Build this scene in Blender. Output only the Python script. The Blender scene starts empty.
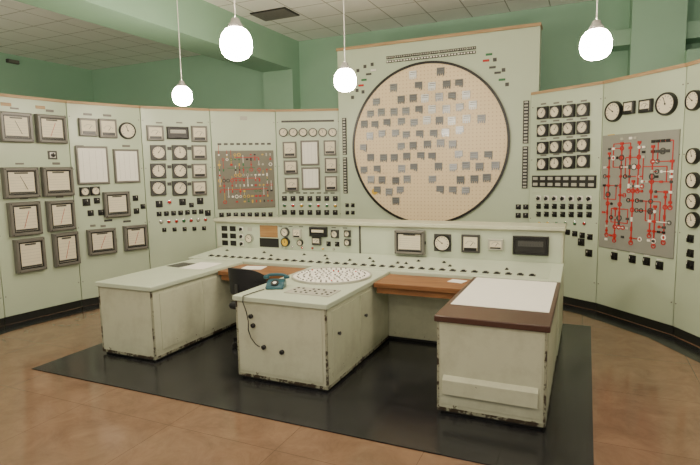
import bpy, bmesh, math, random
from mathutils import Vector, Matrix
random.seed(7)
scene = bpy.context.scene
COL = scene.collection

# ------------------------------------------------------------------ materials
def lin(c):
    return tuple((v/12.92 if v <= 0.04045 else ((v+0.055)/1.055)**2.4) for v in c)
def rgb(r, g, b):
    return lin((r/255, g/255, b/255)) + (1.0,)

MATS = {}
def base_mat(name):
    m = bpy.data.materials.new(name); m.use_nodes = True
    nt = m.node_tree
    return m, nt, nt.nodes['Principled BSDF'], nt.nodes, nt.links

def paint(name, c, rough=0.5, metal=0.0, var=0.12, scale=3.0, chips=None, chip_t=0.68, emit=0, low=0.0):
    if name in MATS: return MATS[name]
    m, nt, b, N, L = base_mat(name)
    tc = N.new('ShaderNodeTexCoord')
    nz = N.new('ShaderNodeTexNoise'); nz.inputs['Scale'].default_value = scale; nz.inputs['Detail'].default_value = 6
    L.new(tc.outputs['Object'], nz.inputs['Vector'])
    mx = N.new('ShaderNodeMix'); mx.data_type = 'RGBA'
    mx.inputs[6].default_value = tuple(v*(1-var) for v in c[:3])+(1,)
    mx.inputs[7].default_value = tuple(min(1, v*(1+var)) for v in c[:3])+(1,)
    L.new(nz.outputs['Fac'], mx.inputs[0])
    out = mx.outputs[2]
    if chips:
        # broad grime plus small paint chips, both heavier near the foot of the cabinet
        sp = N.new('ShaderNodeSeparateXYZ'); L.new(tc.outputs['Object'], sp.inputs[0])
        mr = N.new('ShaderNodeMapRange'); mr.inputs['From Min'].default_value = 0.0; mr.inputs['From Max'].default_value = 0.22
        mr.inputs['To Min'].default_value = low; mr.inputs['To Max'].default_value = 0.0
        L.new(sp.outputs['Z'], mr.inputs['Value'])
        def plus(sock, k):
            a = N.new('ShaderNodeMath'); a.operation = 'MULTIPLY_ADD'
            L.new(mr.outputs['Result'], a.inputs[0]); a.inputs[1].default_value = k; L.new(sock, a.inputs[2]); return a.outputs[0]
        n3 = N.new('ShaderNodeTexNoise'); n3.inputs['Scale'].default_value = 3.2; n3.inputs['Detail'].default_value = 10
        n3.inputs['Roughness'].default_value = .7
        L.new(tc.outputs['Object'], n3.inputs['Vector'])
        r3 = N.new('ShaderNodeValToRGB'); r3.color_ramp.elements[0].position = 0.48; r3.color_ramp.elements[1].position = 0.78
        r3.color_ramp.elements[1].color = (0.5, 0.5, 0.5, 1)
        L.new(plus(n3.outputs['Fac'], 1.6), r3.inputs['Fac'])
        m3 = N.new('ShaderNodeMix'); m3.data_type = 'RGBA'
        L.new(r3.outputs['Color'], m3.inputs[0]); L.new(out, m3.inputs[6]); m3.inputs[7].default_value = (c[0]*.5, c[1]*.48, c[2]*.44, 1)
        n2 = N.new('ShaderNodeTexNoise'); n2.inputs['Scale'].default_value = 11; n2.inputs['Detail'].default_value = 9
        n2.inputs['Roughness'].default_value = 0.75
        L.new(tc.outputs['Object'], n2.inputs['Vector'])
        r = N.new('ShaderNodeValToRGB'); r.color_ramp.elements[0].position = chip_t; r.color_ramp.elements[1].position = chip_t+0.02
        L.new(plus(n2.outputs['Fac'], 1.0), r.inputs['Fac'])
        m2 = N.new('ShaderNodeMix'); m2.data_type = 'RGBA'
        L.new(r.outputs['Color'], m2.inputs[0]); L.new(m3.outputs[2], m2.inputs[6]); m2.inputs[7].default_value = chips
        out = m2.outputs[2]
    L.new(out, b.inputs['Base Color'])
    b.inputs['Roughness'].default_value = rough
    b.inputs['Metallic'].default_value = metal
    if emit:
        b.inputs['Emission Color'].default_value = c; b.inputs['Emission Strength'].default_value = emit
    MATS[name] = m
    return m

def tile_mat(name, c1, c2, grout, size, mortar, rough, scale=2.0, contrast=(0.35, 0.65), spec=0.5, ov_f=0.6, dist=1.0, tone=(.46, .54), nr=.62, rv=.15):
    m, nt, b, N, L = base_mat(name)
    tc = N.new('ShaderNodeTexCoord')
    br = N.new('ShaderNodeTexBrick'); br.offset = 0.0; br.squash = 1.0
    br.inputs['Scale'].default_value = 1.0
    br.inputs['Brick Width'].default_value = size; br.inputs['Row Height'].default_value = size
    br.inputs['Mortar Size'].default_value = mortar; br.inputs['Mortar Smooth'].default_value = 0.1
    br.inputs['Color1'].default_value = (tone[0],)*3+(1,); br.inputs['Color2'].default_value = (tone[1],)*3+(1,)
    L.new(tc.outputs['Object'], br.inputs['Vector'])
    nz = N.new('ShaderNodeTexNoise'); nz.inputs['Scale'].default_value = scale; nz.inputs['Detail'].default_value = 12
    nz.inputs['Roughness'].default_value = nr; nz.inputs['Distortion'].default_value = dist
    L.new(tc.outputs['Object'], nz.inputs['Vector'])
    r = N.new('ShaderNodeValToRGB'); e = r.color_ramp.elements
    e[0].position = contrast[0]; e[0].color = c1; e[1].position = contrast[1]; e[1].color = c2
    L.new(nz.outputs['Fac'], r.inputs['Fac'])
    ov = N.new('ShaderNodeMix'); ov.data_type = 'RGBA'; ov.blend_type = 'OVERLAY'; ov.inputs[0].default_value = ov_f
    L.new(r.outputs['Color'], ov.inputs[6]); L.new(br.outputs['Color'], ov.inputs[7])
    g = N.new('ShaderNodeMix'); g.data_type = 'RGBA'
    L.new(br.outputs['Fac'], g.inputs[0]); L.new(ov.outputs[2], g.inputs[6]); g.inputs[7].default_value = grout
    L.new(g.outputs[2], b.inputs['Base Color'])
    mr = N.new('ShaderNodeMapRange'); mr.inputs['To Min'].default_value = max(.05, rough-0.06); mr.inputs['To Max'].default_value = rough+rv
    L.new(nz.outputs['Fac'], mr.inputs['Value']); L.new(mr.outputs['Result'], b.inputs['Roughness'])
    b.inputs['Specular IOR Level'].default_value = spec
    return m

def wood_mat(name, c1, c2, rough=0.45):
    m, nt, b, N, L = base_mat(name)
    tc = N.new('ShaderNodeTexCoord'); mp = N.new('ShaderNodeMapping')
    mp.inputs['Scale'].default_value = (1, 12, 12)
    L.new(tc.outputs['Object'], mp.inputs['Vector'])
    nz = N.new('ShaderNodeTexNoise'); nz.inputs['Scale'].default_value = 3; nz.inputs['Detail'].default_value = 8
    L.new(mp.outputs['Vector'], nz.inputs['Vector'])
    r = N.new('ShaderNodeValToRGB'); e = r.color_ramp.elements
    e[0].position = 0.3; e[0].color = c1; e[1].position = 0.7; e[1].color = c2
    L.new(nz.outputs['Fac'], r.inputs['Fac']); L.new(r.outputs['Color'], b.inputs['Base Color'])
    b.inputs['Roughness'].default_value = rough
    return m

def dotted_mat(name, c, dot, pitch):
    m, nt, b, N, L = base_mat(name)
    tc = N.new('ShaderNodeTexCoord'); sp = N.new('ShaderNodeSeparateXYZ'); L.new(tc.outputs['Object'], sp.inputs[0])
    def math_(op, a, bv=None):
        n = N.new('ShaderNodeMath'); n.operation = op
        for i, v in enumerate((a, bv)):
            if v is None: continue
            if isinstance(v, (int, float)): n.inputs[i].default_value = v
            else: L.new(v, n.inputs[i])
        return n.outputs[0]
    ds = []
    for ax in ('X', 'Z'):
        f = math_('FRACT', math_('DIVIDE', sp.outputs[ax], pitch))
        ds.append(math_('POWER', math_('SUBTRACT', f, 0.5), 2.0))
    d = math_('LESS_THAN', math_('ADD', ds[0], ds[1]), 0.03)
    mx = N.new('ShaderNodeMix'); mx.data_type = 'RGBA'
    L.new(d, mx.inputs[0]); mx.inputs[6].default_value = c; mx.inputs[7].default_value = dot
    L.new(mx.outputs[2], b.inputs['Base Color']); b.inputs['Roughness'].default_value = 0.42
    return m

PANEL = paint('panel_paint', rgb(188, 202, 178), 0.33, var=0.06, scale=2.5)
DESK = paint('desk_paint', rgb(198, 202, 178), 0.38, var=0.06, scale=4, chips=rgb(74, 62, 48), chip_t=0.66, low=.085)
DESKTOP = paint('desktop_paint', rgb(192, 203, 182), 0.36, var=0.07, scale=4)
EDGEP = paint('worn_edge_paint', rgb(158, 160, 138), 0.45, var=0.1, scale=8, chips=rgb(60, 50, 38), chip_t=0.52, low=.05)
GREEN = paint('wall_green', rgb(156, 196, 170), 0.6, var=0.08, scale=1.2)
GREEN2 = paint('beam_green', rgb(154, 192, 166), 0.5, var=0.08, scale=1.2)
CEIL = tile_mat('ceiling_tiles', rgb(248, 247, 241), rgb(252, 251, 246), rgb(178, 176, 166), 0.6, 0.009, 0.6, ov_f=.1)
FLOOR = tile_mat('floor_lino', rgb(102, 79, 62), rgb(148, 118, 94), rgb(92, 72, 57), 0.9, 0.002, 0.10, scale=3.2, contrast=(0.22, 0.82), dist=.6, ov_f=.3, tone=(.47, .53), nr=.75, rv=.12)
MAT = tile_mat('floor_mat_black', rgb(27, 29, 33), rgb(46, 46, 48), rgb(14, 15, 16), 0.45, 0.003, 0.17, scale=3, contrast=(0.3, 0.8), ov_f=.9, tone=(.38, .62), nr=.6, rv=.14)
BLACK = paint('black_bakelite', rgb(26, 26, 26), 0.35, scale=20)
DARKGREY = paint('dark_grey', rgb(66, 67, 65), 0.45, scale=10)
GREY = paint('grey_enamel', rgb(114, 112, 106), 0.38, scale=12)
LGREY = paint('light_grey', rgb(176, 176, 164), 0.45, scale=12)
CREAM = paint('cream_paper', rgb(226, 218, 194), 0.5, var=0.05, scale=12)
WHITE = paint('white_paper', rgb(240, 238, 230), 0.6, var=0.03, scale=12)
INK = paint('ink', rgb(40, 40, 44), 0.6)
RED = paint('signal_red', rgb(184, 36, 30), 0.4)
DGREEN = paint('signal_green', rgb(40, 112, 66), 0.4)
YELLOW = paint('signal_yellow', rgb(214, 176, 60), 0.4)
TEAL = paint('telephone_blue', rgb(44, 88, 100), 0.3)
SILVER = paint('silver_metal', rgb(190, 190, 188), 0.35, metal=0.7, scale=15)
TOKEN = paint('token_metal', rgb(144, 147, 150), 0.28, metal=0.35, scale=15)
TOKEN2 = paint('token_metal_dull', rgb(112, 115, 118), 0.34, metal=0.25, scale=15)
TOKEN_GLINT = paint('token_glint', rgb(238, 241, 243), 0.25, metal=0.0, scale=15)  # glint on a few tags, painted in as a near-white colour
CHROME = paint('chrome', rgb(200, 200, 200), 0.2, metal=1.0)
BROWN = paint('brown_lino', rgb(76, 51, 42), 0.3, scale=6)
PLINTH = paint('plinth_black', rgb(30, 32, 30), 0.5)
KHAKI = paint('mimic_board', rgb(118, 117, 103), 0.5, var=0.08, scale=8)
MIMG = paint('mimic_board_pale', rgb(142, 144, 136), 0.5, var=0.08, scale=8)
WOOD = wood_mat('shelf_wood', rgb(112, 72, 42), rgb(154, 106, 66))
TRIMW = wood_mat('trim_wood', rgb(160, 130, 94), rgb(190, 158, 118), 0.5)
PLATEW = wood_mat('plate_wood', rgb(150, 112, 70), rgb(176, 136, 90), 0.5)
DISC = dotted_mat('core_map_face', rgb(234, 212, 176), rgb(208, 180, 142), 0.055)
FABRIC = paint('chair_black', rgb(28, 30, 34), 0.6, scale=30)
OPAL_GLOW = paint('opal_glass', rgb(240, 238, 226), 0.3, emit=4)  # ceiling bowl is given a faint glow to look lighter
m, nt, b, N, L = base_mat('lamp_glass')
b.inputs['Base Color'].default_value = (1, 1, 1, 1)
b.inputs['Emission Color'].default_value = (1.0, 0.86, 0.67, 1)
b.inputs['Emission Strength'].default_value = 132
GLOW = m

# ------------------------------------------------------------------ mesh builder
class M:
    def __init__(s): s.v = []; s.f = []; s.m = []; s.mats = []
    def mi(s, mat):
        if mat not in s.mats: s.mats.append(mat)
        return s.mats.index(mat)
    def add(s, vs, fs, mat):
        o = len(s.v); i = s.mi(mat)
        s.v += [tuple(v) for v in vs]
        for f in fs: s.f.append([o+k for k in f]); s.m.append(i)
    def box(s, x0, y0, z0, x1, y1, z1, mat):
        vs = [(x0,y0,z0),(x1,y0,z0),(x1,y1,z0),(x0,y1,z0),(x0,y0,z1),(x1,y0,z1),(x1,y1,z1),(x0,y1,z1)]
        s.add(vs, [(0,3,2,1),(4,5,6,7),(0,1,5,4),(1,2,6,5),(2,3,7,6),(3,0,4,7)], mat); return s
    def cbox(s, c, d, mat):
        return s.box(c[0]-d[0]/2, c[1]-d[1]/2, c[2]-d[2]/2, c[0]+d[0]/2, c[1]+d[1]/2, c[2]+d[2]/2, mat)
    def bar(s, x0, z0, x1, z1, w, y0, y1, mat):
        d = Vector((x1-x0, z1-z0)); n = Vector((-d.y, d.x)).normalized()*w/2
        q = [(x0+n.x, z0+n.y), (x0-n.x, z0-n.y), (x1-n.x, z1-n.y), (x1+n.x, z1+n.y)]
        vs = [(a, y0, b_) for a, b_ in q] + [(a, y1, b_) for a, b_ in q]
        s.add(vs, [(0,1,2,3),(7,6,5,4),(0,4,5,1),(1,5,6,2),(2,6,7,3),(3,7,4,0)], mat); return s
    def lathe(s, prof, mat, axis='y', c=(0,0,0), seg=24, cap=None, cap0=False):
        n = len(prof); vs = []
        for r, h in prof:
            for k in range(seg):
                a = 2*math.pi*k/seg
                if axis == 'y': vs.append((c[0]+r*math.cos(a), c[1]-h, c[2]+r*math.sin(a)))
                elif axis == 'z': vs.append((c[0]+r*math.cos(a), c[1]+r*math.sin(a), c[2]+h))
                else: vs.append((c[0]+h, c[1]+r*math.cos(a), c[2]+r*math.sin(a)))
        fs = [(i*seg+k, i*seg+(k+1) % seg, (i+1)*seg+(k+1) % seg, (i+1)*seg+k) for i in range(n-1) for k in range(seg)]
        if cap0: fs.append(tuple(range(seg)))
        s.add(vs, fs, mat)
        if cap is not None:
            s.add(vs[-seg:], [tuple(range(seg))], cap)
        return s
    def rect(s, w, h, prof, mat, cap=None, c=(0,0,0)):
        vs = []
        for ins, p in prof:
            a = w/2-ins; b_ = h/2-ins
            vs += [(c[0]-a, c[1]-p, c[2]-b_), (c[0]+a, c[1]-p, c[2]-b_), (c[0]+a, c[1]-p, c[2]+b_), (c[0]-a, c[1]-p, c[2]+b_)]
        fs = [(i*4+k, i*4+(k+1) % 4, (i+1)*4+(k+1) % 4, (i+1)*4+k) for i in range(len(prof)-1) for k in range(4)]
        s.add(vs, fs, mat)
        if cap is not None: s.add(vs[-4:], [(0,1,2,3)], cap)
        return s
    def tube(s, pts, r, mat, seg=8):
        pts = [Vector(p) for p in pts]; vs = []
        for i, p in enumerate(pts):
            t = (pts[min(i+1, len(pts)-1)]-pts[max(i-1, 0)]).normalized()
            u = t.orthogonal().normalized() if i == 0 else (u - t*u.dot(t)).normalized()
            w = t.cross(u)
            for k in range(seg):
                a = 2*math.pi*k/seg
                vs.append(p + u*r*math.cos(a) + w*r*math.sin(a))
        fs = [(i*seg+k, i*seg+(k+1) % seg, (i+1)*seg+(k+1) % seg, (i+1)*seg+k) for i in range(len(pts)-1) for k in range(seg)]
        fs += [tuple(range(seg)), tuple(range((len(pts)-1)*seg, len(pts)*seg))]
        s.add(vs, fs, mat); return s
    def prism(s, poly, z0, z1, mat, axis='z'):
        n = len(poly)
        if axis == 'z': vs = [(a, b_, z0) for a, b_ in poly]+[(a, b_, z1) for a, b_ in poly]
        else: vs = [(z0, a, b_) for a, b_ in poly]+[(z1, a, b_) for a, b_ in poly]
        fs = [tuple(range(n)), tuple(range(n, 2*n))]+[(k, (k+1) % n, n+(k+1) % n, n+k) for k in range(n)]
        s.add(vs, fs, mat); return s
    def mesh(s, name):
        me = bpy.data.meshes.new(name); me.from_pydata(s.v, [], s.f)
        for mt in s.mats: me.materials.append(mt)
        for p, i in zip(me.polygons, s.m): p.material_index = i
        bm = bmesh.new(); bm.from_mesh(me)
        bmesh.ops.recalc_face_normals(bm, faces=bm.faces); bm.to_mesh(me); bm.free()
        for p in me.polygons: p.use_smooth = True
        me.set_sharp_from_angle(angle=math.radians(35))
        return me

def obj(name, me, loc=(0,0,0), rz=0.0, parent=None, bevel=0, label=None, category=None, group=None, kind=None):
    o = bpy.data.objects.new(name, me); COL.objects.link(o)
    o.location = loc; o.rotation_euler = (0, 0, rz)
    if parent: o.parent = parent
    if bevel:
        bv = o.modifiers.new('bevel', 'BEVEL'); bv.width = bevel; bv.segments = 2; bv.limit_method = 'ANGLE'
    for k, v in (('label', label), ('category', category), ('group', group), ('kind', kind)):
        if v: o[k] = v
    return o

# ------------------------------------------------------------------ room
XL, XR, YB, YF, ZC = -10.7, 3.6, 9.0, -3.6, 4.28
def struct(name, mm, **k): return obj(name, mm.mesh(name), kind='structure', **k)
struct('floor', M().box(XL-.2, YF-.2, -.1, XR+.2, YB+.2, 0, FLOOR))
struct('ceiling', M().box(XL-.2, YF-.2, ZC, XR+.2, YB+.2, ZC+.1, CEIL))
struct('wall_back', M().box(XL-.2, YB, 0, XR+.2, YB+.2, ZC, GREEN))
struct('wall_left', M().box(XL-.2, YF, 0, XL, YB, ZC, GREEN))
struct('trim_1', M().box(-5.75, YF, 3.72, -5.1, YB, ZC, GREEN2))
struct('trim_2', M().box(-5.75, 8.72, 0, -5.1, YB, 3.72, GREEN2))
struct('trim_3', M().box(0.5, 8.45, 0, 1.15, YB, ZC, GREEN2))
struct('trim_5', M().box(0.1, 8.6, 3.5, XR, YB, 3.72, GREEN2))
struct('trim_6', M().box(1.15, 8.3, 0, XR, YB, 3.3, GREEN2))
matobj = obj('floor_mat', M().box(-4.72, 3.05, 0, 0.09, 6.3, 0.008, MAT).mesh('floor_mat'),
    label='black tiled floor mat under the control desk', category='floor mat')

# ------------------------------------------------------------------ instruments (front faces -Y, back on Y=0)
CACHE = {}
def cached(key, fn):
    if key not in CACHE: CACHE[key] = fn()
    return CACHE[key]
def R2(v): return max(0.01, round(v*50)/50) if v > 0.1 else max(0.01, round(v, 2))

def dial_marks(mm, r, y, needle=True, ang=0.6):
    for k in range(11):
        a = math.radians(215 - 25*k)
        mm.bar(r*.72*math.cos(a), r*.72*math.sin(a), r*.9*math.cos(a), r*.9*math.sin(a), r*.05, y, y-.001, INK)
    a = math.pi*ang
    mm.bar(-r*.15*math.cos(a), -r*.15*math.sin(a), r*.75*math.cos(a), r*.75*math.sin(a), r*.07, y-.001, y-.003, INK)
    mm.lathe([(r*.1, -y), (r*.1, -y+.005)], BLACK, seg=8, cap=BLACK)

def put_recorder(par, x, z, w, h, face=CREAM, bez=GREY, dark=False):
    w, h = R2(w), R2(h); t = min(w, h)*.13; va = random.randint(0, 2)
    def mk():
        a = M().rect(w, h, [(0, 0), (0, .06), (.012, .075), (t*.75, .075), (t, .05)], bez, bez)
        a.rect(w-2*t+.012, h-2*t+.012, [(0, .05), (0, .062), (.014, .062), (.014, .05)], BLACK)
        a.cbox((w*.5+.004, -.03, 0), (.012, .02, h*.12), BLACK)
        for sx in (-1, 1):
            for sz in (-1, 1):
                a.lathe([(.007, .07), (.007, .081)], BLACK, c=(sx*(w/2-t*.45), 0, sz*(h/2-t*.45)), seg=6, cap=BLACK)
        f = M(); iw, ih = w-2*t, h-2*t
        f.rect(iw, ih, [(0, .05), (0, .054)], face, face)
        for k in range(1, 6):
            f.bar(-iw*.42, -ih*.38+k*ih*.12, iw*.42, -ih*.38+k*ih*.12, .0025, -.054, -.0555, LGREY)
        f.cbox((0, -.056, -ih*.43), (iw*.9, .004, ih*.07), DARKGREY)
        if va == 0: f.bar(-iw*.1, -ih*.35, iw*.15, ih*.3, .005, -.056, -.058, RED)
        elif va == 1: f.bar(iw*.2, -ih*.3, -iw*.05, ih*.3, .005, -.056, -.058, INK)
        f.cbox((0, -.056, ih*.42), (iw*.5, .004, ih*.06), DARKGREY)
        return a.mesh('chart_recorder'), f.mesh('chart_face')
    a, f = cached(('rec', w, h, face.name, bez.name, va), mk)
    o = obj('chart_recorder', a, (x, 0, z), parent=par)
    obj('chart_face', f, (0, 0, 0), parent=o)
def put_chart(par, x, z, w, h):
    w, h = R2(w), R2(h)
    def mk():
        a = M().rect(w, h, [(0, 0), (0, .03), (.008, .04), (.022, .04), (.028, .03)], GREY, WHITE)
        f = M().rect(w-.06, h-.06, [(0, .03), (0, .034)], WHITE, WHITE)
        for k in range(4): f.bar(-w*.3+k*w*.2, -h*.38, -w*.3+k*w*.2, h*.38, .002, -.034, -.035, LGREY)
        return a.mesh('strip_chart'), f.mesh('chart_paper')
    a, f = cached(('chart', w, h), mk)
    o = obj('strip_chart_recorder', a, (x, 0, z), parent=par); obj('chart_paper', f, parent=o)
def put_sq(par, x, z, w, bez=DARKGREY, face=CREAM, hh=None):
    w = R2(w); h = R2(hh) if hh else w; ang = random.choice([.3, .5, .7])
    def mk():
        a = M().rect(w, h, [(0, 0), (0, .035), (.006, .042), (w*.05, .042)], bez, bez)
        r = min(w, h)*.41
        a.lathe([(r*1.08, .042), (r*1.08, .052), (r*.96, .052), (r*.96, .043)], BLACK if bez is not BLACK else DARKGREY, seg=20)
        f = M().lathe([(r, .042), (r, .044)], face, seg=20, cap=face)
        dial_marks(f, r, -.044, ang=ang)
        return a.mesh('square_gauge'), f.mesh('dial_face')
    a, f = cached(('sq', w, h, bez.name, face.name, ang), mk)
    o = obj('square_gauge', a, (x, 0, z), parent=par); obj('dial_face', f, parent=o)
def put_fan(par, x, z, w, h, bez=DARKGREY):
    w, h = R2(w), R2(h)
    def mk():
        a = M().rect(w, h, [(0, 0), (0, .04), (.008, .048), (w*.1, .048), (w*.12, .04)], bez, bez)
        f = M().rect(w*.76, h-w*.24, [(0, .04), (0, .042)], CREAM, CREAM)
        r = w*.36
        for k in range(9):
            t = math.radians(150-15*k)
            f.bar(r*.7*math.cos(t), r*.7*math.sin(t)-h*.12, r*.85*math.cos(t), r*.85*math.sin(t)-h*.12, .004, -.042, -.0435, INK)
        f.bar(0, -h*.12, r*.4, r*.55-h*.12, .005, -.042, -.044, INK)
        f.cbox((0, -.044, -h*.3), (w*.7, .006, h*.16), BLACK)
        return a.mesh('panel_meter'), f.mesh('meter_face')
    a, f = cached(('fan', w, h, bez.name), mk)
    o = obj('panel_meter', a, (x, 0, z), parent=par); obj('meter_face', f, parent=o)
def put_round(par, x, z, d, bez=BLACK, face=CREAM):
    d = R2(d); ang = random.choice([.3, .6, .8])
    def mk():
        r = d/2
        a = M().lathe([(r, 0), (r, .03), (r*.95, .045), (r*.84, .045), (r*.8, .035)], bez, seg=28, cap=bez)
        f = M().lathe([(r*.8, .035), (r*.8, .037)], face, seg=28, cap=face); dial_marks(f, r*.8, -.037, ang=ang)
        return a.mesh('round_gauge'), f.mesh('dial_face')
    a, f = cached(('rnd', d, bez.name, face.name, ang), mk)
    o = obj('round_gauge', a, (x, 0, z), parent=par); obj('dial_face', f, parent=o)
def put_knob(par, x, z, d=.06, plate=BLACK, name='switch_knob'):
    d = R2(d)
    def mk():
        a = M().rect(d, d, [(0, 0), (0, .008), (.003, .01)], plate, plate)
        a.lathe([(d*.36, .01), (d*.34, .03), (d*.2, .032)], BLACK, seg=12, cap=BLACK)
        a.cbox((0, -.036, 0), (d*.16, .02, d*.8), BLACK)
        a.cbox((0, -.0465, d*.25), (d*.06, .002, d*.25), WHITE)
        return a.mesh('switch_knob')
    obj(name, cached(('knob', d, plate.name), mk), (x, 0, z), parent=par)
def put_lamp(par, x, z, d=.035, c=None):
    c = c or random.choice([RED, DGREEN, YELLOW, LGREY])
    d = R2(d)
    def mk():
        return M().lathe([(d*.6, 0), (d*.6, .008), (d*.42, .01)], CHROME, seg=12).lathe([(d*.42, .008), (d*.4, .016), (d*.25, .023), (d*.05, .026)], c, seg=12, cap=c).mesh('indicator_lamp')
    obj('indicator_lamp', cached(('lamp', d, c.name), mk), (x, 0, z), parent=par)
def put_plate(par, x, z, w, h, c=WHITE, name='label_plate'):
    w, h = round(w, 2) or .01, max(.01, round(h, 2))
    def mk(): return M().rect(w, h, [(0, 0), (0, .004), (.002, .006)], c, c).mesh(name)
    obj(name, cached(('pl', w, h, c.name, name), mk), (x, 0, z), parent=par)
def put_wide(par, x, z, w, h, face=CREAM):
    w, h = R2(w), R2(h)
    def mk():
        a = M().rect(w, h, [(0, 0), (0, .05), (.01, .06), (.02, .06), (.025, .05)], BLACK, BLACK)
        f = M().rect(w*.7, h*.28, [(0, .05), (0, .053)], face, face, c=(0, 0, h*.1))
        for k in range(9): f.bar(-w*.3+k*w*.075, h*.02, -w*.3+k*w*.075, h*.1, .003, -.053, -.054, INK)
        return a.mesh('edgewise_meter'), f.mesh('scale_strip')
    a, f = cached(('wide', w, h, face.name), mk)
    o = obj('edgewise_meter', a, (x, 0, z), parent=par); obj('scale_strip', f, parent=o)
def put_strip(par, x, z, w, h, n, rows=1, c=BLACK, win=LGREY, name='annunciator_strip'):
    def mk():
        a = M().rect(w, h, [(0, 0), (0, .015), (.003, .018)], c, c)
        for r in range(rows):
            for k in range(n):
                cx = -w/2+(k+.5)*w/n; cz = -h/2+(r+.5)*h/rows
                a.cbox((cx, -.019, cz), (w/n*.62, .004, h/rows*.5), win)
        return a.mesh(name)
    obj(name, cached(('strip', round(w, 3), round(h, 3), n, rows, c.name, win.name), mk), (x, 0, z), parent=par)

def symbol(sy, c, xx, zz, q, s=1.0):
    if q == 0: sy.lathe([(.016*s, .016), (.016*s, .026)], c, c=(xx, 0, zz), seg=10, cap=c)
    elif q == 1: sy.lathe([(.026*s, .016), (.026*s, .022), (.017*s, .022), (.017*s, .016)], c, c=(xx, 0, zz), seg=14)
    elif q == 2: sy.cbox((xx, -.021, zz), (.036*s, .01, .024*s), c)
    else: sy.cbox((xx, -.021, zz), (.02*s, .01, .045*s), c)
def put_mimic_rows(par, x, z, w, h, seed):
    """clusters of small coloured symbols joined by thin feeder lines"""
    rnd = random.Random(seed)
    o = obj('mimic_diagram_board', M().rect(w, h, [(0, 0), (0, .012), (.004, .016)], KHAKI, KHAKI).mesh('mimic_diagram_board'), (x, 0, z), parent=par)
    ln = M(); sy = M()
    xs = [(-.44+.88*k/13)*w for k in range(14)]
    rows = [.43, .35, .26, .17, .08, -.01, -.10, -.20, -.29, -.38]
    cols = [WHITE, RED, YELLOW, DGREEN, RED, BLACK, YELLOW, RED, LGREY, RED]
    for r, f in enumerate(rows):
        zz = f*h
        if r in (1, 3, 5, 7): 
            a = rnd.randint(0, 4); e_ = rnd.randint(8, 13)
            ln.bar(xs[a], zz+.03, xs[e_], zz+.03, .010, -.016, -.02, cols[r] if cols[r] is not BLACK else RED)
        for k, xx in enumerate(xs):
            if rnd.random() < .22: continue
            c = cols[(r+(k//3)*2) % 10] if rnd.random() < .75 else rnd.choice(cols)
            symbol(sy, c, xx, zz, (r+k//4) % 4, rnd.choice([.8, .9, 1.1]))
            if rnd.random() < .5: ln.bar(xx, zz+.012, xx, zz+rnd.choice([.07, .07, .15]), .007, -.016, -.02, rnd.choice([RED, RED, DGREEN, YELLOW, WHITE]))
    obj('flow_lines', ln.mesh('flow_lines'), parent=o, kind='stuff'); obj('plant_symbols', sy.mesh('plant_symbols'), parent=o, kind='stuff')
def put_mimic_loops(par, x, z, w, h, seed):
    """red circuit diagram: vertical mains, closed loops, branches ending in valves and pumps"""
    rnd = random.Random(seed)
    o = obj('mimic_diagram_board', M().rect(w, h, [(0, 0), (0, .012), (.004, .016)], MIMG, MIMG).mesh('mimic_diagram_board'), (x, 0, z), parent=par)
    ln = M(); sy = M()
    gx = [(-.44+.88*k/15)*w for k in range(16)]; gz = [(-.46+.92*k/23)*h for k in range(24)]
    def seg(a, b_, c, t=.011):
        ln.bar(gx[a[0]], gz[a[1]], gx[b_[0]], gz[b_[1]], t, -.016, -.0205-rnd.random()*.001, c)
    for col, z0, z1 in ((1, 2, 20), (3, 1, 8), (4, 4, 22), (6, 12, 21), (7, 1, 14), (8, 12, 22), (11, 3, 21), (12, 1, 9), (14, 2, 12), (15, 9, 18)):
        seg((col, z0), (col, z1), RED, .015)
        symbol(sy, RED, gx[col], gz[z0], 1, 1.1); symbol(sy, RED, gx[col], gz[z1], 2, 1.2)
        for zz in range(z0+1, z1, 2):
            symbol(sy, rnd.choice([RED, RED, RED, WHITE, DARKGREY]), gx[col], gz[zz], rnd.choice([0, 2, 3, 1]), 1.1)
            if rnd.random() < .7:
                d = rnd.choice([-1, 1]); e_ = max(0, min(15, col+d*rnd.choice([1, 1, 2, 3])))
                if e_ != col:
                    seg((col, zz), (e_, zz), rnd.choice([RED, RED, RED, WHITE]), .010); symbol(sy, rnd.choice([RED, DARKGREY, WHITE, BLACK]), gx[e_], gz[zz], rnd.choice([0, 1, 2]))
    for (a, b_, c, d) in ((2, 5, 6, 8), (5, 15, 9, 19), (10, 6, 13, 10), (9, 14, 14, 17), (0, 10, 3, 13), (12, 18, 15, 22), (2, 17, 6, 22)):
        for p, q in (((a, b_), (c, b_)), ((c, b_), (c, d)), ((c, d), (a, d)), ((a, d), (a, b_))): seg(p, q, RED, .010)
        symbol(sy, DARKGREY, gx[(a+c)//2], gz[(b_+d)//2], 1, 1.4)
    for i in range(22): symbol(sy, rnd.choice([WHITE, DARKGREY, BLACK, LGREY, RED]), rnd.choice(gx), rnd.choice(gz), 2, 1.1)
    for k in range(4):
        symbol(sy, BLACK, gx[11+k], gz[22], 2, 1.3); symbol(sy, DARKGREY, gx[11+k], gz[20], 2, 1.3)
    obj('flow_lines', ln.mesh('flow_lines'), parent=o, kind='stuff'); obj('plant_symbols', sy.mesh('plant_symbols'), parent=o, kind='stuff')

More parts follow.
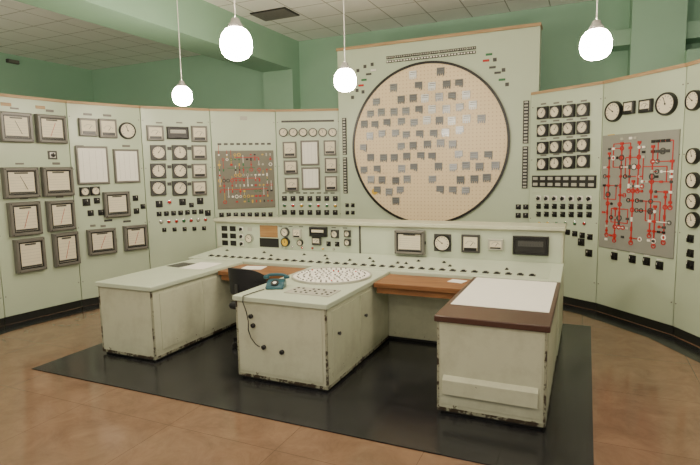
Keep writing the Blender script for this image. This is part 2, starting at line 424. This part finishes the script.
# ------------------------------------------------------------------ curved wall of switchboard panels
CX, CY, RR, PH = -2.4, 3.9, 4.05, 2.77
def arc(a, r=None): a = math.radians(a); r = r or RR; return Vector((CX+r*math.sin(a), CY+r*math.cos(a)))
class Panel:
    """one flat panel of the horseshoe; sheet = corner coordinates of its elevation drawing (TL,TR,BL,BR)"""
    def __init__(s, p, q, sheet=None, label='', h=PH, top=True):
        s.w = (q-p).length; s.h = h; s.sheet = sheet
        rz = math.atan2(q.y-p.y, q.x-p.x)
        s.o = obj('switchboard_cabinet', None, (p.x, p.y, 0), rz, label=label, category='control panel', group='curved wall of control panels')
        s.o.empty_display_size = .2
        g = .004
        obj('panel_board', M().box(g, 0, .1, s.w-g, .05, h, PANEL).mesh('panel_board'), parent=s.o, bevel=.003)
        obj('plinth', M().box(g, .015, 0, s.w-g, .05, .1, PLINTH).mesh('plinth'), parent=s.o)
        obj('top_trim', M().box(g, -.012, h, s.w-g, .07, h+.035, TRIMW).mesh('top_trim'), parent=s.o)
        for zz in (.35, 1.1, 1.9, 2.6):
            for xx in (.03, s.w-.03):
                obj('fixing_screw', cached('scr', lambda: M().lathe([(.008, 0), (.007, .004)], GREY, seg=8, cap=GREY).mesh('fixing_screw')), (xx, 0, zz), parent=s.o)
    def at(s, x, y):
        (ax, ay), (bx, by), (cx, cy), (dx, dy) = s.sheet
        u = v = .5
        for _ in range(6):
            yt = ay+(by-ay)*u; yb = cy+(dy-cy)*u; v = (y-yt)/(yb-yt)
            xl = ax+(cx-ax)*v; xr = bx+(dx-bx)*v; u = (x-xl)/(xr-xl)
        s.kx = s.w/(xr-xl); s.kz = s.h/(yb-yt)
        return u*s.w, (1-v)*s.h
    def rec(s, x, y, w, h, **k): a, b_ = s.at(x, y); put_recorder(s.o, a, b_, w*s.kx, h*s.kz, **k)
    def chart(s, x, y, w, h): a, b_ = s.at(x, y); put_chart(s.o, a, b_, w*s.kx, h*s.kz)
    def sq(s, x, y, w, **k): a, b_ = s.at(x, y); put_sq(s.o, a, b_, w*s.kx, **k)
    def fan(s, x, y, w, h, **k): a, b_ = s.at(x, y); put_fan(s.o, a, b_, w*s.kx, h*s.kz, **k)
    def rnd(s, x, y, d, **k): a, b_ = s.at(x, y); put_round(s.o, a, b_, d*s.kx, **k)
    def knob(s, x, y, d=5, **k): a, b_ = s.at(x, y); put_knob(s.o, a, b_, d*s.kx, **k)
    def lamp(s, x, y, d=3, **k): a, b_ = s.at(x, y); put_lamp(s.o, a, b_, d*s.kx, **k)
    def plate(s, x, y, w, h, **k): a, b_ = s.at(x, y); put_plate(s.o, a, b_, w*s.kx, h*s.kz, **k)
    def wide(s, x, y, w, h, **k): a, b_ = s.at(x, y); put_wide(s.o, a, b_, w*s.kx, h*s.kz, **k)
    def strip(s, x, y, w, h, n, rows=1, **k): a, b_ = s.at(x, y); put_strip(s.o, a, b_, w*s.kx, h*s.kz, n, rows, **k)

a104, a90, a76, a62, a47, a33, a19 = [arc(t) for t in (-104, -90, -76, -62, -47.5, -33, -18.2)]
b24, b39, b54, b69 = [arc(t) for t in (24.5, 39, 54, 69)]
Panel(a104, a90, None, 'pale green steel control panel, bare, at the end of the curve')
A = Panel(a90, a76, [(-17, 94.6), (66, 103), (6, 333), (80, 314)], 'pale green control panel with eight large square chart recorders')
for x, y, w, h in [(12, 127, 32, 30), (48, 129, 32, 29), (17, 183, 34, 31), (54, 182, 32, 29), (21, 220, 30, 34), (57, 217, 29, 31), (26, 258, 28, 34), (62, 252, 26, 34)]:
    A.rec(x, y, w, h)
    A.plate(x, y-h*.5-4, 8, 2, c=GREY)
A.plate(50, 155, 10, 9, c=DARKGREY); A.knob(50, 155, 6, plate=WHITE); A.plate(4, 104, 10, 3, c=TRIMW); A.plate(38, 107, 10, 3, c=TRIMW)
B = Panel(a76, a62, [(66, 103), (139, 108), (80, 314), (150, 295)], 'pale green control panel with white strip charts and recorders')
B.fan(86, 127, 17, 18, bez=GREY); B.fan(105, 128, 17, 18, bez=GREY); B.rnd(125, 130, 17)
B.chart(90, 165, 30, 38); B.chart(124, 165, 27, 34)
B.sq(82, 192, 8, bez=BLACK); B.sq(92, 191, 8, bez=BLACK); B.knob(84, 203, 7); B.knob(94, 201, 6); B.knob(88, 214, 6); B.knob(98, 213, 6)
B.rec(113, 204, 26, 25); B.rec(98, 243, 28, 26); B.rec(132, 237, 25, 25)
B.knob(133, 197, 6); B.knob(134, 210, 6); B.knob(141, 205, 5); B.plate(105, 221, 8, 2, c=DARKGREY); B.plate(124, 221, 8, 2, c=DARKGREY)
B.plate(86, 114, 8, 2, c=GREY); B.plate(105, 115, 8, 2, c=GREY); B.plate(78, 146, 8, 2, c=GREY); B.plate(124, 145, 8, 2, c=GREY)
for x in (90, 100, 125, 135): B.plate(x, 227, 5, 2, c=GREY)
C = Panel(a62, a47, [(139.5, 108), (209.5, 111), (151.5, 294), (218, 285)], 'pale green control panel with four rows of square meters')
C.fan(154, 132, 17, 15, bez=GREY); C.wide(176, 132, 22, 12, face=LGREY); C.fan(198, 133, 17, 15, bez=GREY)
for y in (151, 169, 186):
    C.sq(157, y, 15, bez=DARKGREY); C.sq(178, y, 15, bez=DARKGREY); C.fan(198, y, 15, 14, bez=GREY)
    C.plate(168, y-4, 4, 3, c=DARKGREY); C.plate(188, y-4, 4, 3, c=DARKGREY)
for x in (158, 178, 199): C.plate(x, 122, 6, 1.5, c=GREY)
C.knob(181, 200, 7); C.knob(199, 199, 7); C.knob(158, 202, 7); C.knob(207, 211, 6); C.knob(190, 203, 5); C.lamp(168, 200, 4, c=RED)
for i in range(7): C.knob(158+i*7.0, 212-i*.4, 4.6)
for i in range(7): C.lamp(160+i*7.4, 220-i*.4, 3)
for i in range(5): C.knob(163+i*10, 228-i*.4, 4)
D = Panel(a47, a33, [(209.5, 111), (275.3, 112), (218, 285), (281, 281)], 'pale green control panel carrying a coloured mimic diagram')
a_, b_ = D.at(245, 178); put_mimic_rows(D.o, a_, b_, 58*D.kx, 57*D.kz, 11)
for i in range(9): D.plate(219+i*6.2, 143, 4, 2, c=DARKGREY)
D.plate(243, 118, 7, 4, c=LGREY)
for i in range(8): D.knob(221+i*7, 213, 4.4)
for i in range(8): D.knob(221+i*7, 222, 4.4)
E = Panel(a33, a19, [(275.3, 112), (336.6, 111), (281, 281), (340, 279)], 'pale green control panel with small dials above square meters')
E.plate(306, 121, 50, 2, c=DARKGREY)
for i in range(6): E.rnd(283+i*9.3, 132, 8, bez=BLACK)
E.fan(289, 149, 13, 16, bez=GREY); E.chart(308, 152, 18, 24); E.fan(327, 147, 12, 14, bez=GREY)
E.fan(290, 166, 13, 14, bez=GREY); E.fan(328, 164, 12, 15, bez=GREY)
E.fan(291, 183, 13, 14, bez=GREY); E.chart(309, 177, 17, 22); E.fan(328, 182, 12, 15, bez=GREY)
for i in range(7): E.knob(284+i*8, 197, 4.4); E.lamp(284+i*8, 204, 3)
for i in range(7): E.knob(284+i*8, 211, 4.4)
for i in range(8): E.plate(284+i*6.5, 191.5, 4, 1.5, c=DARKGREY)
G = Panel(b24, b39, [(531.3, 95.2), (604, 84), (527.2, 295.6), (595.6, 310.7)], 'pale green control panel with grid of black square gauges')
for j, y in enumerate((112, 129, 146, 162)):
    for i in range(4):
        G.sq(545+i*13.6, y-i*1.1, 11.5, bez=BLACK)
        G.plate(545+i*13.6, y-8.7-i*1.1, 6, 1.2, c=GREY)
G.strip(565, 179, 64, 12, 8, 2)
for r, y in enumerate((196, 204, 212)):
    for i in range(7): G.knob(540+i*8.4, y, 4.5, plate=(WHITE if r == 0 else BLACK))
for i in range(6): G.lamp(541+i*9, 221, 3)
for i in range(4): G.knob(570+i*7, 230+i*1.5, 4.5)
G.knob(583, 240, 6); G.knob(590, 251, 6)
Hh = Panel(b39, b54, [(604, 84), (687, 66.6), (595.6, 310.7), (672.4, 335.2)], 'pale green control panel with a red mimic diagram and round dials')
Hh.rnd(617, 110, 18); Hh.fan(634, 106, 11, 13, bez=BLACK); Hh.fan(651, 104, 12, 13, bez=BLACK)
Hh.rnd(670, 102, 18)
a_, b_ = Hh.at(640, 190); put_mimic_loops(Hh.o, a_, b_, 76*Hh.kx, 120*Hh.kz, 5)
Hh.plate(613, 134, 8, 3, c=YELLOW)
for x, y in ((617, 254), (636, 257), (650, 259), (662, 263)): Hh.knob(x, y, 7); Hh.plate(x, y-6, 5, 1, c=WHITE)
I = Panel(b54, b69, [(687, 66.6), (781, 40), (672.4, 335.2), (756.6, 373.5)], 'pale green control panel with a column of round dials')
for y in (98, 152, 176, 197, 216): I.rnd(698, y, 13 if y > 100 else 17)
for y in (235, 250, 262): I.knob(694, y, 7)
for y in (98, 152, 200): I.rnd(730, y-8, 18)
Panel(b69, arc(84), None, 'pale green steel control panel, bare, at the end of the curve')
def band(angs, name):
    mm = M()
    for i in range(len(angs)-1):
        p, q, r_, s_ = arc(angs[i], RR-.02), arc(angs[i+1], RR-.02), arc(angs[i+1], RR-.30), arc(angs[i], RR-.30)
        mm.add([(v.x, v.y, .003) for v in (p, q, r_, s_)], [(0, 1, 2, 3)], MAT)
    struct(name, mm)
band([-104, -90, -76, -62, -47.5, -33, -18.2], 'trim_7'); band([24.5, 39, 54, 69, 84], 'trim_8')

# ------------------------------------------------------------------ tall centre board with round core map
BX0, BX1, BY, BH = -3.65, -0.63, 7.66, 3.68
board = obj('core_map_cabinet', None, (BX0, BY, 0), label='tall pale green board with large round core map', category='control panel')
BW = BX1-BX0
obj('panel_board', M().box(0, 0, .1, BW, .25, BH, PANEL).mesh('tall_panel_board'), parent=board, bevel=.004)
obj('plinth', M().box(0, .02, 0, BW, .25, .1, PLINTH).mesh('tall_plinth'), parent=board)
obj('top_trim', M().box(-.01, -.02, BH, BW+.01, .26, BH+.04, TRIMW).mesh('tall_top_trim'), parent=board)
DXc, DZc, DR = -2.20-BX0, 2.17, 1.17
disc = obj('round_core_map', M().lathe([(DR, 0), (DR, .02)], DISC, seg=96, cap=DISC).mesh('round_core_map'), (DXc, 0, DZc), parent=board,
    label='cream round map board with metal number tags')
obj('map_rim', M().lathe([(DR, 0), (DR, .035), (DR+.035, .035), (DR+.035, 0)], BLACK, seg=96).mesh('map_rim'), parent=disc, label='black ring rim')
def tagmesh(c, seed):
    r = random.Random(seed)
    t = M().rect(.115, .088, [(0, 0), (0, .01), (.003, .013)], c, c, c=(0, 0, .012))
    for k in range(4):
        if r.random() < .85:
            hh = r.uniform(.02, .036); t.cbox((-.044+.0295*k, -.005, -.031-hh/2), (.019, .009, hh), c)
    t.cbox((r.uniform(-.01, .01), -.0145, .034), (.085, .003, .007), DARKGREY); t.cbox((0, -.0145, .006), (.085, .003, .005), DARKGREY)
    return t.mesh('map_tag')
toks = [tagmesh(TOKEN, 1), tagmesh(TOKEN2, 2), tagmesh(TOKEN2, 3), tagmesh(TOKEN, 4)]
tok_glint = tagmesh(TOKEN_GLINT, 5)
rt = random.Random(5)
n = 0
for j in range(-6, 7):
    for i in range(-7, 8):
        x = i*.20+(.10 if j % 2 else 0); z = j*.172
        if math.hypot(x, z) > DR-.09: continue
        if z < -.85 and abs(x) < .45: continue
        q = rt.random()
        if q < .24: continue
        white = (-.35 < x < .75 and z > .25 and rt.random() < .3)  # some upper tags get the painted glint
        n += 1
        if n > 98: continue
        o = obj('map_tag', tok_glint if white else rt.choice(toks), (x+rt.uniform(-.02, .02), -.02, z+rt.uniform(-.018, .018)), parent=disc)
        o.rotation_euler = (rt.uniform(-.08, .02), 0, rt.uniform(-.05, .05))
obj('warning_badge', M().lathe([(.05, 0), (.05, .006)], YELLOW, seg=20, cap=YELLOW).mesh('warning_badge'), (-.84, -.021, -.70), parent=disc)
for k in range(2):
    put_strip(board, .10, 2.35-k*.62, .07, .58, 1, 13)
    put_strip(board, BW-.16, 2.42-k*.62, .075, .58, 1, 13)
for k in range(10):
    put_strip(board, DXc-.56+k*.135, 3.49, .125, .04, 4, 1)
    put_strip(board, DXc-.56+k*.135, 3.43, .125, .035, 3, 1, c=BLACK, win=WHITE)
for (x, z) in [(-1.0, 3.2), (-.92, 3.28), (-1.05, 3.12), (-.84, 3.33), (.86, 3.3), (.95, 3.2), (1.02, 3.12), (1.08, 3.02), (.9, 3.38)]:
    put_plate(board, DXc+x, z, .09, .03, c=random.choice([DGREEN, RED, WHITE, DARKGREY]))
for x, z in [(-1.12, 3.05), (-1.02, 3.02), (-1.2, 2.95), (1.15, 2.95), (-1.1, 3.35), (-.98, 3.4), (-.86, 3.42), (.98, 3.3), (1.1, 3.15)]:
    put_plate(board, DXc+x, z, .05, .05, c=DARKGREY)
for i in range(4):
    put_knob(board, BW-.14-.1*(i % 2), 1.25-.12*(i//2), .07)
    put_knob(board, .12+.1*(i % 2), 1.25-.12*(i//2), .06)

# ------------------------------------------------------------------ central control desk
KX0, KX1 = -4.66, -0.20
cons = obj('control_console', None, ((KX0+KX1)/2, 5.9, 0), label='long pale green console cabinet with sloping button shelf and meters', category='control console')
ox = (KX0+KX1)/2
def cpart(name, mm, **k): return obj(name, mm.mesh(name), (-ox, -5.9, 0), parent=cons, **k)
cpart('base_cabinet', M().box(-4.45, 5.07, .04, KX1, 6.12, .72, DESK), bevel=.006)
cpart('plinth', M().box(-4.42, 5.1, 0.009, KX1-.03, 6.1, .04, PLINTH))
cpart('button_shelf', M().prism([(5.05, .70), (5.05, .755), (5.77, .80), (5.77, .70)], KX0+.1, KX1+.01, DESKTOP, axis='x'), bevel=.006)
cpart('instrument_housing', M().box(KX0, 5.76, .70, KX1, 6.1, 1.14, DESK), bevel=.008)
cpart('top_cap', M().box(KX0-.015, 5.72, 1.14, KX1+.015, 6.12, 1.185, DESK), bevel=.008)
cpart('seam_strip', M().box(-2.50, 5.745, .8, -2.48, 5.757, 1.14, DARKGREY))
face = obj('instrument_fascia', M().box(KX0+.02, -.004, .80, KX1-.02, 0, 1.12, DESKTOP).mesh('instrument_fascia'), (-ox, 5.76-5.9, 0), parent=cons)
P = face
for c_ in range(2):
    for r in range(3): put_plate(P, -4.52+c_*.14, 1.05-.1*r, .1, .07, c=BLACK, name='relay_block')
for r in range(3): put_knob(P, -4.24, 1.05-.1*r, .06, plate=WHITE)
put_round(P, -4.1, .93, .12, bez=CHROME); put_plate(P, -4.1, 1.05, .07, .05, c=LGREY)
put_plate(P, -3.8, 1.03, .28, .16, c=PLATEW, name='wooden_plate'); put_plate(P, -3.8, .88, .3, .12, c=BLACK, name='black_plate')
put_round(P, -3.54, 1.03, .12, bez=DARKGREY); put_round(P, -3.54, .9, .12, bez=BLACK, face=YELLOW)
put_fan(P, -3.36, 1.02, .11, .11, bez=LGREY); put_round(P, -3.32, .9, .08)
put_wide(P, -3.05, 1.05, .24, .12); put_fan(P, -3.08, .93, .12, .1, bez=DARKGREY); put_sq(P, -2.82, 1.03, .1); put_knob(P, -2.92, .9, .06); put_knob(P, -2.8, .9, .06)
put_sq(P, -2.65, 1.04, .08); put_sq(P, -2.65, .93, .08)
for i in range(6): put_lamp(P, -3.6+i*.15, .835, .03)
for i in range(7): put_plate(P, -3.62+i*.155, 1.105, .06, .01, c=DARKGREY)
put_recorder(P, -1.85, .965, .35, .29, face=CREAM, bez=GREY)
put_plate(P, -1.47, .97, .2, .2, c=DARKGREY); put_round(P, -1.47, .97, .19); put_fan(P, -1.15, .975, .21, .19, bez=DARKGREY); put_fan(P, -.88, .975, .17, .11, bez=LGREY)
put_wide(P, -.52, .98, .37, .21, face=DARKGREY)
shelf = obj('shelf_controls', M().box(KX0+.2, 0, 0, KX1-.1, .55, .003, DESKTOP).mesh('shelf_controls'), (-ox, 5.12-5.9, .7595), parent=cons)
shelf.rotation_euler = (math.atan2(.045, .72), 0, 0)
bt = M().cbox((0, 0, .004), (.06, .05, .008), DARKGREY).lathe([(.018, .008), (.018, .018)], BLACK, axis='z', seg=12, cap=BLACK).mesh('push_button')
bt2 = M().cbox((0, 0, .003), (.035, .035, .006), BLACK).lathe([(.010, .006), (.010, .016), (.012, .018)], DARKGREY, axis='z', seg=10, cap=BLACK).mesh('selector_knob')
lb = M().cbox((0, 0, .002), (.045, .012, .004), WHITE).mesh('engraved_label')
for i in range(36):
    obj('push_button', bt, (-4.3+i*.11, .07, .003), parent=shelf)
    if i % 2: obj('engraved_label', lb, (-4.3+i*.11, .125, .003), parent=shelf)
for i in range(40):
    if rt.random() < .45: obj('selector_knob', bt2, (-4.3+i*.097, .25+(.14 if i % 3 == 0 else 0), .003), parent=shelf)

def pedestal(x0, x1, label, topmat=DESKTOP, kind=0):
    y0, y1 = 3.61, 5.045; cx = (x0+x1)/2
    o = obj('desk_pedestal', None, (cx, y0, 0), label=label, category='desk cabinet', group='control desk pedestals')
    w = (x1-x0)/2; d = y1-y0
    obj('body', M().box(-w, 0, .03, w, d, .705, DESK).mesh('pedestal_body'), parent=o, bevel=.006)
    obj('plinth', M().box(-w+.02, .02, .009, w-.02, d-.01, .03, PLINTH).mesh('pedestal_plinth'), parent=o)
    obj('top', M().box(-w-.02, -.025, .705, w+.02, d, .75, topmat).mesh('pedestal_top'), parent=o, bevel=.006)
    e = M(); t = .0025
    e.box(-w-t, -t, .03, w+t, 0, .055, EDGEP); e.box(-w-t, -t, .055, -w+.014, 0, .705, EDGEP); e.box(w-.014, -t, .055, w+t, 0, .705, EDGEP)
    e.box(w, 0, .03, w+t, d, .055, EDGEP); e.box(w, 0, .055, w+t, .014, .705, EDGEP)
    obj('edge_strip', e.mesh('edge_strip'), parent=o)
    return o, w, d
p1, w1, d1 = pedestal(-4.43, -3.73, 'pale green chipped metal desk pedestal with plain top')
obj('side_panel', M().box(0, .1, .1, .006, .68, .66, DESK).mesh('pedestal_side_panel'), (w1, 0, 0), parent=p1, bevel=.002)
obj('side_panel', M().box(0, .72, .1, .006, 1.32, .66, DESK).mesh('pedestal_side_panel'), (w1, 0, 0), parent=p1, bevel=.002)
p2, w2, d2 = pedestal(-2.75, -1.87, 'pale green chipped metal desk pedestal with sockets on front')
obj('door', M().box(-.42, -.006, .08, .40, 0, .68, DESK).mesh('pedestal_door'), parent=p2, bevel=.002)
obj('side_panel', M().box(0, .1, .1, .006, .62, .66, DESK).mesh('pedestal_side_panel'), (w2, 0, 0), parent=p2, bevel=.002)
obj('side_panel', M().box(0, .68, .1, .006, 1.3, .66, DESK).mesh('pedestal_side_panel'), (w2, 0, 0), parent=p2, bevel=.002)
for yy in (.2, .78):
    obj('door_knob', M().lathe([(.012, 0), (.012, .012), (.018, .02), (.012, .026)], DARKGREY, axis='x', seg=12, cap=DARKGREY).mesh('door_knob'), (w2+.006, yy, .45), parent=p2)
for x, z in [(-.28, .58), (-.16, .32), (.02, .30), (-.26, .50)]:
    obj('cable_socket', M().lathe([(.02, 0), (.02, .02), (.012, .026)], BLACK, seg=12, cap=BLACK).mesh('cable_socket'), (x, -.006, z), parent=p2)
p3, w3, d3 = pedestal(-.96, -.21, 'pale green metal desk pedestal with long front pull and brown top', BROWN)
obj('pull_ledge', M().prism([(-.04, .17), (-.04, .28), (0, .31), (0, .17)], -.33, .33, DESK, axis='x').mesh('pull_ledge'), parent=p3, bevel=.004, label='long boxed drawer pull')
obj('door', M().box(-.35, -.005, .08, .35, 0, .68, DESK).mesh('pedestal_door'), parent=p3, bevel=.002)
obj('side_panel', M().box(0, .1, .1, .006, .68, .66, DESK).mesh('pedestal_side_panel'), (w3, 0, 0), parent=p3, bevel=.002)

for x0, x1, lab in ((-3.705, -2.775, 'orange-brown wooden writing shelf between desk pedestals'), (-1.845, -.985, 'orange-brown wooden writing shelf between desk pedestals')):
    o = obj('writing_shelf', None, ((x0+x1)/2, 4.57, .68), label=lab, category='shelf', group='wooden writing shelves')
    hw = (x1-x0)/2
    obj('shelf_board', M().box(-hw, 0, 0, hw, .46, .045, WOOD).mesh('shelf_board'), parent=o, bevel=.004)
    obj('drawer_front', M().box(-hw+.02, .03, -.06, hw-.02, .05, 0, WOOD).mesh('drawer_front'), parent=o)

rb = obj('round_indicator_board', M().lathe([(.40, 0), (.40, .012), (.385, .016)], LGREY, axis='z', seg=56, cap=WHITE, cap0=True).mesh('round_indicator_board'), (-2.31, 4.60, .75),
    label='off-white round indicator board with rings of small pegs on desk', category='indicator board')
obj('board_rim', M().lathe([(.385, .012), (.385, .022), (.402, .022), (.402, .0)], LGREY, axis='z', seg=56).mesh('board_rim'), parent=rb)
pegs = M(); k_ = 0
for ri, cnt in ((.04, 5), (.10, 12), (.16, 20), (.22, 26), (.28, 34), (.34, 40)):
    for q in range(cnt):
        a = 2*math.pi*q/cnt; k_ += 1
        c = [LGREY, GREY, GREY, WHITE, LGREY, INK, GREY][(k_*5) % 7]
        if k_ % 23 == 0: c = RED
        pegs.lathe([(.009, .016), (.009, .024), (.006, .026)], c, axis='z', c=(ri*math.cos(a), ri*math.sin(a), 0), seg=8, cap=c)
o = obj('indicator_pegs', pegs.mesh('indicator_pegs'), parent=rb); o['kind'] = 'stuff'

kp = obj('key_panel', M().prism([(0, 0), (0, .006), (.24, .006), (.24, 0)], -.22, .22, LGREY, axis='x').mesh('key_panel'), (-2.17, 3.82, .75), label='flat pale switch plate with rows of small switches', category='switch panel')
for i in range(8):
    for j in range(3):
        if (i*3+j*5) % 4 == 0: continue
        obj('key_switch', cached('ks', lambda: M().cbox((0, 0, .003), (.016, .02, .006), DARKGREY).mesh('key_switch')), (-.18+i*.052, .05+j*.07, .006), parent=kp)

ph = obj('telephone', None, (-2.57, 3.98, .75), math.radians(20), label='blue rotary desk telephone on the control desk', category='telephone')
ph.scale = (.82, .82, .82)
obj('phone_body', M().prism([(-.11, 0), (-.11, .03), (-.02, .08), (.07, .09), (.10, .05), (.10, 0)], -.1, .1, TEAL, axis='x').mesh('phone_body'), parent=ph, bevel=.012)
hs = M().tube([(-.11, .04, .125), (-.07, .04, .138), (0, .04, .143), (.07, .04, .138), (.11, .04, .125)], .017, TEAL, 10)
for s_ in (-1, 1): hs.lathe([(.02, .0), (.033, -.012), (.034, -.035), (.02, -.04)], TEAL, axis='z', c=(s_*.115, .04, .135), seg=16, cap=TEAL)
obj('handset', hs.mesh('handset'), parent=ph)
dl = obj('rotary_dial', M().lathe([(.045, 0), (.045, .01), (.02, .012)], BLACK, axis='z', seg=24, cap=WHITE).mesh('rotary_dial'), (0, -.06, .062), parent=ph); dl.rotation_euler = (math.radians(30), 0, 0)
lead = [(-2.62, 3.86, .757), (-2.64, 3.70, .757), (-2.645, 3.575, .757), (-2.64, 3.56, .71), (-2.61, 3.565, .62), (-2.595, 3.565, .54), (-2.60, 3.565, .47), (-2.575, 3.565, .40), (-2.53, 3.565, .35), (-2.49, 3.565, .33)]
obj('telephone_lead', M().tube(lead, .0045, BLACK).mesh('telephone_lead'), label='thin black cable hanging down the desk front', category='cable')

def paper(x0, y0, x1, y1, z, rz=0, lab='white sheet of paper on the desk', c=WHITE, name='paper_sheet', cat='paper'):
    w, d = (x1-x0)/2, (y1-y0)/2
    return obj(name, M().box(-w, -d, 0, w, d, .004, c).mesh(name), ((x0+x1)/2, (y0+y1)/2, z), rz, label=lab, category=cat)
paper(-.94, 3.93, -.22, 5.0, .751, 0, 'large white sheet of chart paper covering the brown desk top')
paper(-4.15, 4.45, -3.85, 4.85, .751, .1, 'white sheet of paper on pale desk top')
paper(-4.38, 4.5, -4.18, 4.75, .751, -.1, 'dark writing pad on pale desk top', c=DARKGREY, name='writing_pad', cat='pad')
paper(-3.55, 4.75, -3.3, 4.95, .726, .2, 'white note on wooden writing shelf')
paper(-1.18, 4.82, -1.03, 4.95, .726, -.2, 'white note on wooden writing shelf')

# ------------------------------------------------------------------ chair
ch = obj('office_chair', None, (-3.08, 4.43, .008), math.radians(-8), label='black swivel office chair pushed under the desk', category='chair')
obj('seat', M().box(-.23, -.22, .40, .23, .23, .47, FABRIC).mesh('chair_seat'), parent=ch, bevel=.03)
bk = M(); vs = []; cols_, rows_ = 13, 7
for s_ in (0, 1):
    for r in range(rows_):
        for c_ in range(cols_):
            t = math.radians(-72+144*c_/(cols_-1)); v = r/(rows_-1)
            rad = .25-(.035 if s_ else 0)
            hz = .58+v*.28; drop = (abs(c_-(cols_-1)/2)/((cols_-1)/2))**3*.08
            hz = hz-drop if v > .5 else hz+drop*(1-v)
            vs.append((rad*math.sin(t), .25-rad*math.cos(t)-.24+v*-.02, hz))
fs = []
nn = rows_*cols_
for s_ in (0, 1):
    for r in range(rows_-1):
        for c_ in range(cols_-1):
            a = s_*nn+r*cols_+c_; fs.append((a, a+1, a+cols_+1, a+cols_))
for c_ in range(cols_-1):
    fs.append((c_, c_+1, nn+c_+1, nn+c_)); t_ = (rows_-1)*cols_; fs.append((t_+c_, t_+c_+1, nn+t_+c_+1, nn+t_+c_))
for r in range(rows_-1):
    for c_ in (0, cols_-1):
        a = r*cols_+c_; fs.append((a, a+cols_, nn+a+cols_, nn+a))
bk.add(vs, fs, FABRIC)
obj('backrest', bk.mesh('chair_backrest'), (0, -.06, 0), parent=ch)
obj('back_support', M().tube([(0, -.10, .395), (0, -.26, .40), (0, -.315, .49), (0, -.315, .70)], .016, DARKGREY).mesh('back_support'), parent=ch)
obj('gas_column', M().lathe([(.03, .1), (.03, .28), (.02, .28), (.02, .40)], DARKGREY, axis='z', seg=14).mesh('gas_column'), parent=ch)
lg = M().prism([(-.02, 0), (.02, 0), (.013, .28), (-.013, .28)], .075, .11, BLACK).mesh('base_leg')
cs = M().lathe([(.02, -.018), (.028, -.014), (.028, .014), (.02, .018)], BLACK, axis='x', seg=14, cap=BLACK, cap0=True).lathe([(.006, 0), (.006, .06)], CHROME, axis='z', seg=8).mesh('castor')
for k in range(5):
    o = obj('base_leg', lg, (0, 0, 0), math.radians(72*k), parent=ch)
    obj('castor', cs, (0, .27, .028), parent=o)

# ------------------------------------------------------------------ pendants
rose = M().lathe([(.06, 0), (.055, -.03), (.01, -.04)], LGREY, axis='z', seg=20, cap=LGREY).mesh('ceiling_rose')
cap_ = M().lathe([(.008, .175), (.028, .165), (.036, .14), (.054, .118), (.058, .088)], SILVER, axis='z', seg=20).mesh('lamp_cap')
glb = M().lathe([(.054, .10), (.075, .088), (.100, .055), (.113, .012), (.114, -.03), (.104, -.072), (.08, -.102), (.045, -.118), (.01, -.123)], GLOW, axis='z', seg=28, cap=GLOW).mesh('globe_shade')
zl = 2.73
for (x, y) in [(-4.4, 4.94), (-2.28, 4.96), (.03, 4.53), (-2.32, 3.19), (-6.6, 1.5), (-3.8, .8), (-.9, .3), (2.0, 1.4), (-1.5, -1.6), (-8.7, 3.0)]:  # last pendant is added out of view to brighten the upper-left walls and ceiling
    o = obj('pendant_lamp', None, (x, y, zl), label='white glass globe pendant lamp on a thin cord', category='pendant lamp', group='globe pendant lamps')
    obj('globe_shade', glb, parent=o); obj('lamp_cap', cap_, parent=o)
    obj('cord', M().tube([(0, 0, .165), (0, 0, ZC-zl-.03)], .005, WHITE).mesh('cord'), parent=o)
    obj('ceiling_rose', rose, (0, 0, ZC-zl), parent=o)
vent = M().box(-.32, -.22, -.02, .32, .22, 0, BLACK)
for k in range(9): vent.box(-.3, -.2+k*.047, -.03, .3, -.185+k*.047, -.018, GREY)
obj('ceiling_vent', vent.mesh('ceiling_vent'), (-4.55, 7.3, ZC), label='dark slatted air vent grille in the ceiling', category='vent')
cl = obj('ceiling_light', M().lathe([(.17, 0), (.17, -.03), (.15, -.03)], DARKGREY, axis='z', seg=28).mesh('light_base'), (-6.75, 5.85, ZC), label='round opal glass light fitting on ceiling', category='ceiling light')
obj('opal_bowl', M().lathe([(.15, -.03), (.14, -.09), (.10, -.13), (.03, -.15)], OPAL_GLOW, axis='z', seg=28, cap=OPAL_GLOW).mesh('opal_bowl'), parent=cl)
wf = M().box(XL, 6.98, 4.1, XL+.06, 7.22, 4.17, DARKGREY).box(XL+.06, 7.0, 4.11, XL+.08, 7.2, 4.16, GREY)
obj('wall_fitting', wf.mesh('wall_fitting'), label='small dark rectangular fitting high on the green wall', category='wall fitting')

# ------------------------------------------------------------------ camera & world
psi, pit, rol = math.radians(24.5), math.atan(61.5/520), .02
fwd = Vector((-math.sin(psi)*math.cos(pit), math.cos(psi)*math.cos(pit), -math.sin(pit)))
rt0 = Vector((math.cos(psi), math.sin(psi), 0)); up0 = rt0.cross(fwd)
right = rt0*math.cos(rol)-up0*math.sin(rol); up = right.cross(fwd)
cam = bpy.data.cameras.new('camera'); cam.sensor_width = 36; cam.lens = 520/700*36
co = bpy.data.objects.new('camera', cam); COL.objects.link(co)
co.matrix_world = Matrix((( right.x, up.x, -fwd.x, 0), (right.y, up.y, -fwd.y, 0), (right.z, up.z, -fwd.z, 1.8), (0, 0, 0, 1)))
scene.camera = co
w = bpy.data.worlds.new('world'); scene.world = w; w.use_nodes = True
w.node_tree.nodes['Background'].inputs[0].default_value = (1, .93, .82, 1); w.node_tree.nodes['Background'].inputs[1].default_value = .4
